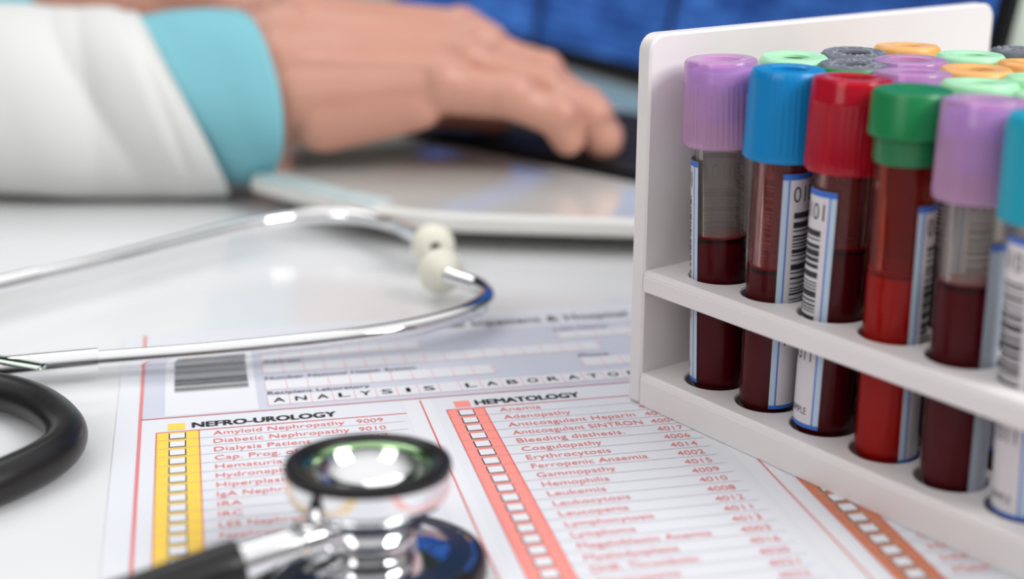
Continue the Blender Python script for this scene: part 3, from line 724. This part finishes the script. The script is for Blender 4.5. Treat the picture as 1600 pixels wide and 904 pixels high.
# trim strips between keyboard and hinge
b = MB()
for dist, wd, m in ((9, 34, mat('teal_grey_trim', (0.30, 0.44, 0.46), 0.35)), (47, 26, mat('cream_trim', (0.78, 0.79, 0.70), 0.4))):
    p0 = q0 + sn * dist - sd * 150; p1 = q0 + sn * dist + sd * (WR - 35); p2 = p1 + sn * wd; p3 = p0 + sn * wd
    vs = [lpnt(Vector((p.x, p.y, 13.9))) for p in (p0, p3, p2, p1)]; b.add(vs, [(0, 1, 2, 3)], m)
    vs2 = [lpnt(Vector((p.x, p.y, 13.4))) for p in (p0, p3, p2, p1)]; b.add(vs2, [(3, 2, 1, 0)], m)
b.build('deck_strips', lap)

# pale container seen past the right of the screen
p = at_y(1584, 40, 760)
b = MB(); b.lathe([(9, TOP), (10, TOP + 1), (10.5, p.z + 70), (9, p.z + 74), (7, p.z + 75)], mat('pale_green_plastic', (0.62, 0.70, 0.60), 0.4), 32, T=Matrix.Translation((p.x, p.y, 0)))
tag(b.build('plastic_bottle', None, True, 40), 'pale greenish bottle behind the right edge of the dark screen frame', 'bottle')

# ------------------------------------------------------------------ person: coat sleeves, cuffs and typing hands
man = empty('person', (-250, 560, 0), 'person in a white coat with teal cuffs, hand on the laptop keyboard', 'person')
MO = Vector((-250, 560, 0))
def ring_loft(name, rings, m, parent, fold=None, thick=1.6, n=72, bulge=(0.0, 0.0)):
    """rings: (centre, half height, half depth, shear): top leans back by shear in x"""
    b = MB(); o = 0
    def put(sc):
        for i, (c, rz, ry, sh) in enumerate(rings):
            for k in range(n):
                a = 2 * math.pi * k / n
                f = fold(i / (len(rings) - 1), a) if fold else 0
                z = (rz - sc + f) * math.sin(a); y = (ry - sc + f) * math.cos(a)
                b.v.append(Vector(c) - MO + Vector((-sh * math.sin(a) + (bulge[0] + (bulge[1] - bulge[0]) * i / (len(rings) - 1)) * math.cos(a), -y, z)))
    put(0); put(thick); N = len(rings)
    for s in (0, 1):
        for i in range(N - 1):
            for k in range(n):
                k2 = (k + 1) % n; q = [s * N * n + i * n + k, s * N * n + i * n + k2, s * N * n + (i + 1) * n + k2, s * N * n + (i + 1) * n + k]
                b.face(q if s == 0 else q[::-1], m)
    for i in (0, N - 1):
        for k in range(n):
            k2 = (k + 1) % n; b.face([i * n + k, i * n + k2, N * n + i * n + k2, N * n + i * n + k], m)
    return b.build(name, parent, True)
def lerp_rings(keys, n):
    out = []
    for i in range(n):
        t = i / (n - 1) * (len(keys) - 1); k = min(int(t), len(keys) - 2); f = t - k; a, c = keys[k], keys[k + 1]
        f2 = f * f * (3 - 2 * f)
        out.append((Vector(a[0]).lerp(Vector(c[0]), f), a[1] + (c[1] - a[1]) * f2, a[2] + (c[2] - a[2]) * f2, a[3] + (c[3] - a[3]) * f))
    return out
def folds(t, a):
    # hanging creases that run round the sleeve, deepest on its near side
    w = max(0, math.cos(a - .35)) ** .7
    c1 = abs(math.sin(9.0 * t + .45 * math.sin(a) + .5)); c2 = abs(math.sin(13.5 * t - .6 * math.sin(a) + 1.0))
    return (-6.5 * w * (1 - c1) ** 1.5 - 3.2 * w * (1 - c2) ** 1.6 + 1.0 * math.sin(7 * t + 2 * a)) * (1 - .8 * t * t)
SY = 548
sleeve = lerp_rings([((-420, SY + 30, 46), 46, 52, 0), ((-250, SY + 10, 39), 39.5, 45, 2), ((-180, SY + 2, 36.5), 36.5, 42, 8), ((-140, SY, 36), 36, 40, 13), ((-127, SY, 35.5), 35.5, 39, 15)], 90)
ring_loft('coat_sleeve', sleeve, COAT_M, man, folds, n=120, bulge=(0, 13))
cuff = lerp_rings([((-150, SY, 36), 27, 30, 13), ((-126, SY, 37.5), 31.5, 34.5, 14), ((-116, SY, 38.5), 33, 35, 11), ((-108, SY, 40), 32.5, 36, 6), ((-101, SY, 40), 32, 36, 2)], 14)
ring_loft('shirt_cuff', cuff, TEAL, man, lambda t, a: .5 * math.sin(5 * a + 3 * t), bulge=(12, 18))
# far arm
FY = 720
ring_loft('coat_sleeve', lerp_rings([((-470, FY + 20, 46), 46, 50, 0), ((-250, FY, 42), 40, 44, 4)], 12), COAT_M, man)
ring_loft('shirt_cuff', lerp_rings([((-275, FY, 42), 34, 36, 4), ((-226, FY, 42), 33, 35, 4)], 6), TEAL, man)

def capsule(b, p0, p1, r0, r1, n=18):
    p0, p1 = Vector(p0) - MO, Vector(p1) - MO; ax = (p1 - p0); L = ax.length
    q = ax.to_track_quat('Z', 'Y').to_matrix().to_4x4(); T = Matrix.Translation(p0) @ q
    pr = [(0.01, -r0)] + [(r0 * math.cos(rad(a)), r0 * math.sin(rad(a))) for a in range(-75, 1, 15)]
    pr += [(r1 * math.cos(rad(a)), L + r1 * math.sin(rad(a))) for a in range(0, 76, 15)] + [(0.01, L + r1)]
    b.lathe(pr, SKIN, n, T=T, cap0=False, cap1=False)
def chain(b, pts, rs):
    for i in range(len(pts) - 1): capsule(b, pts[i], pts[i + 1], rs[i], rs[i + 1])
def hand(b, P, Y0, dy=1.0):
    """P(px, py, Y) gives a joint; near edge of the hand (little finger) at Y0"""
    wr = [P(442, 162, Y0 + 7), P(440, 122, Y0 + 16), P(445, 84, Y0 + 32), P(455, 60, Y0 + 46)]
    kn = [P(686, 136, Y0 - 4), P(722, 104, Y0 + 14), P(738, 78, Y0 + 33), P(712, 58, Y0 + 52)]
    for wq, k, r0, r1 in zip(wr, kn, (16, 18, 18, 16), (10.5, 10.5, 10.8, 10.5)):
        capsule(b, wq, k, r0, r1)
    capsule(b, P(505, 186, Y0 + 1), P(650, 160, Y0 - 4), 12.5, 10.5)        # heel of the hand on the little finger side
    capsule(b, P(380, 150, Y0 + 14), wr[1], 20, 19); capsule(b, P(380, 115, Y0 + 34), wr[2], 22, 20)
    capsule(b, kn[0], kn[3], 9, 9.5); capsule(b, kn[1], kn[3], 10, 9.5)
    for wq, k, r in zip(wr, kn, (10.5, 10.8, 11.2, 10.8)):                 # tendons over the back of the hand, knuckles
        top = Vector((0, -2.5, 6.5)); capsule(b, wq + Vector((0, -3, 15.5)), k + top, 3.0, 5.0); capsule(b, k + Vector((2, -1, 2.0)), k + Vector((4, -1, 1.5)), r, r - .8)
    # little, ring, middle, index
    for pts, rs in (([kn[0], P(796, 152, Y0 - 8), P(866, 180, Y0 - 7), P(888, 216, Y0 - 4)], [9.8, 7.9, 7.2, 6.4]),
                    ([kn[1], P(842, 138, Y0 + 10), P(918, 182, Y0 + 8), P(944, 220, Y0 + 8)], [10.2, 8.4, 7.8, 7.2]),
                    ([kn[2], P(842, 116, Y0 + 31), P(908, 168, Y0 + 30), P(948, 212, Y0 + 28)], [10.4, 8.4, 7.6, 6.8]),
                    ([kn[3], P(818, 108, Y0 + 54), P(885, 156, Y0 + 52), P(915, 196, Y0 + 50)], [10, 8.4, 7.6, 6.8])):
        chain(b, pts, rs)
        for q, r in zip(pts[1:3], rs[1:3]): capsule(b, q + Vector((-1.5, 0, .8)), q + Vector((1.5, 0, .8)), r + .7, r + .6)
    # thumb from the far side of the palm
    chain(b, [P(560, 130, Y0 + 44), P(640, 150, Y0 + 58), P(720, 168, Y0 + 58), P(775, 184, Y0 + 56)], [14, 11.5, 9.0, 7.2])
bm_ = MB()
hand(bm_, at_y, 528)
capsule(bm_, (-300, SY, 42), at_y(420, 140, SY), 30, 22)
# far hand: wrist just inside the top of the picture, fingers hidden behind the near hand
def farP(px, py, Y): return at_y(px * .62 - 160, py * .55 - 85, 700 + (Y - 528))
hand(bm_, farP, 528)
capsule(bm_, (-380, FY, 44), farP(400, 140, 548), 30, 22)
skin = bm_.build('hands', man, True)
rm = skin.modifiers.new('skin', 'REMESH'); rm.mode = 'VOXEL'; rm.voxel_size = 1.1 * M; rm.use_smooth_shade = True
sm = skin.modifiers.new('smooth', 'SMOOTH'); sm.factor = .5; sm.iterations = 4
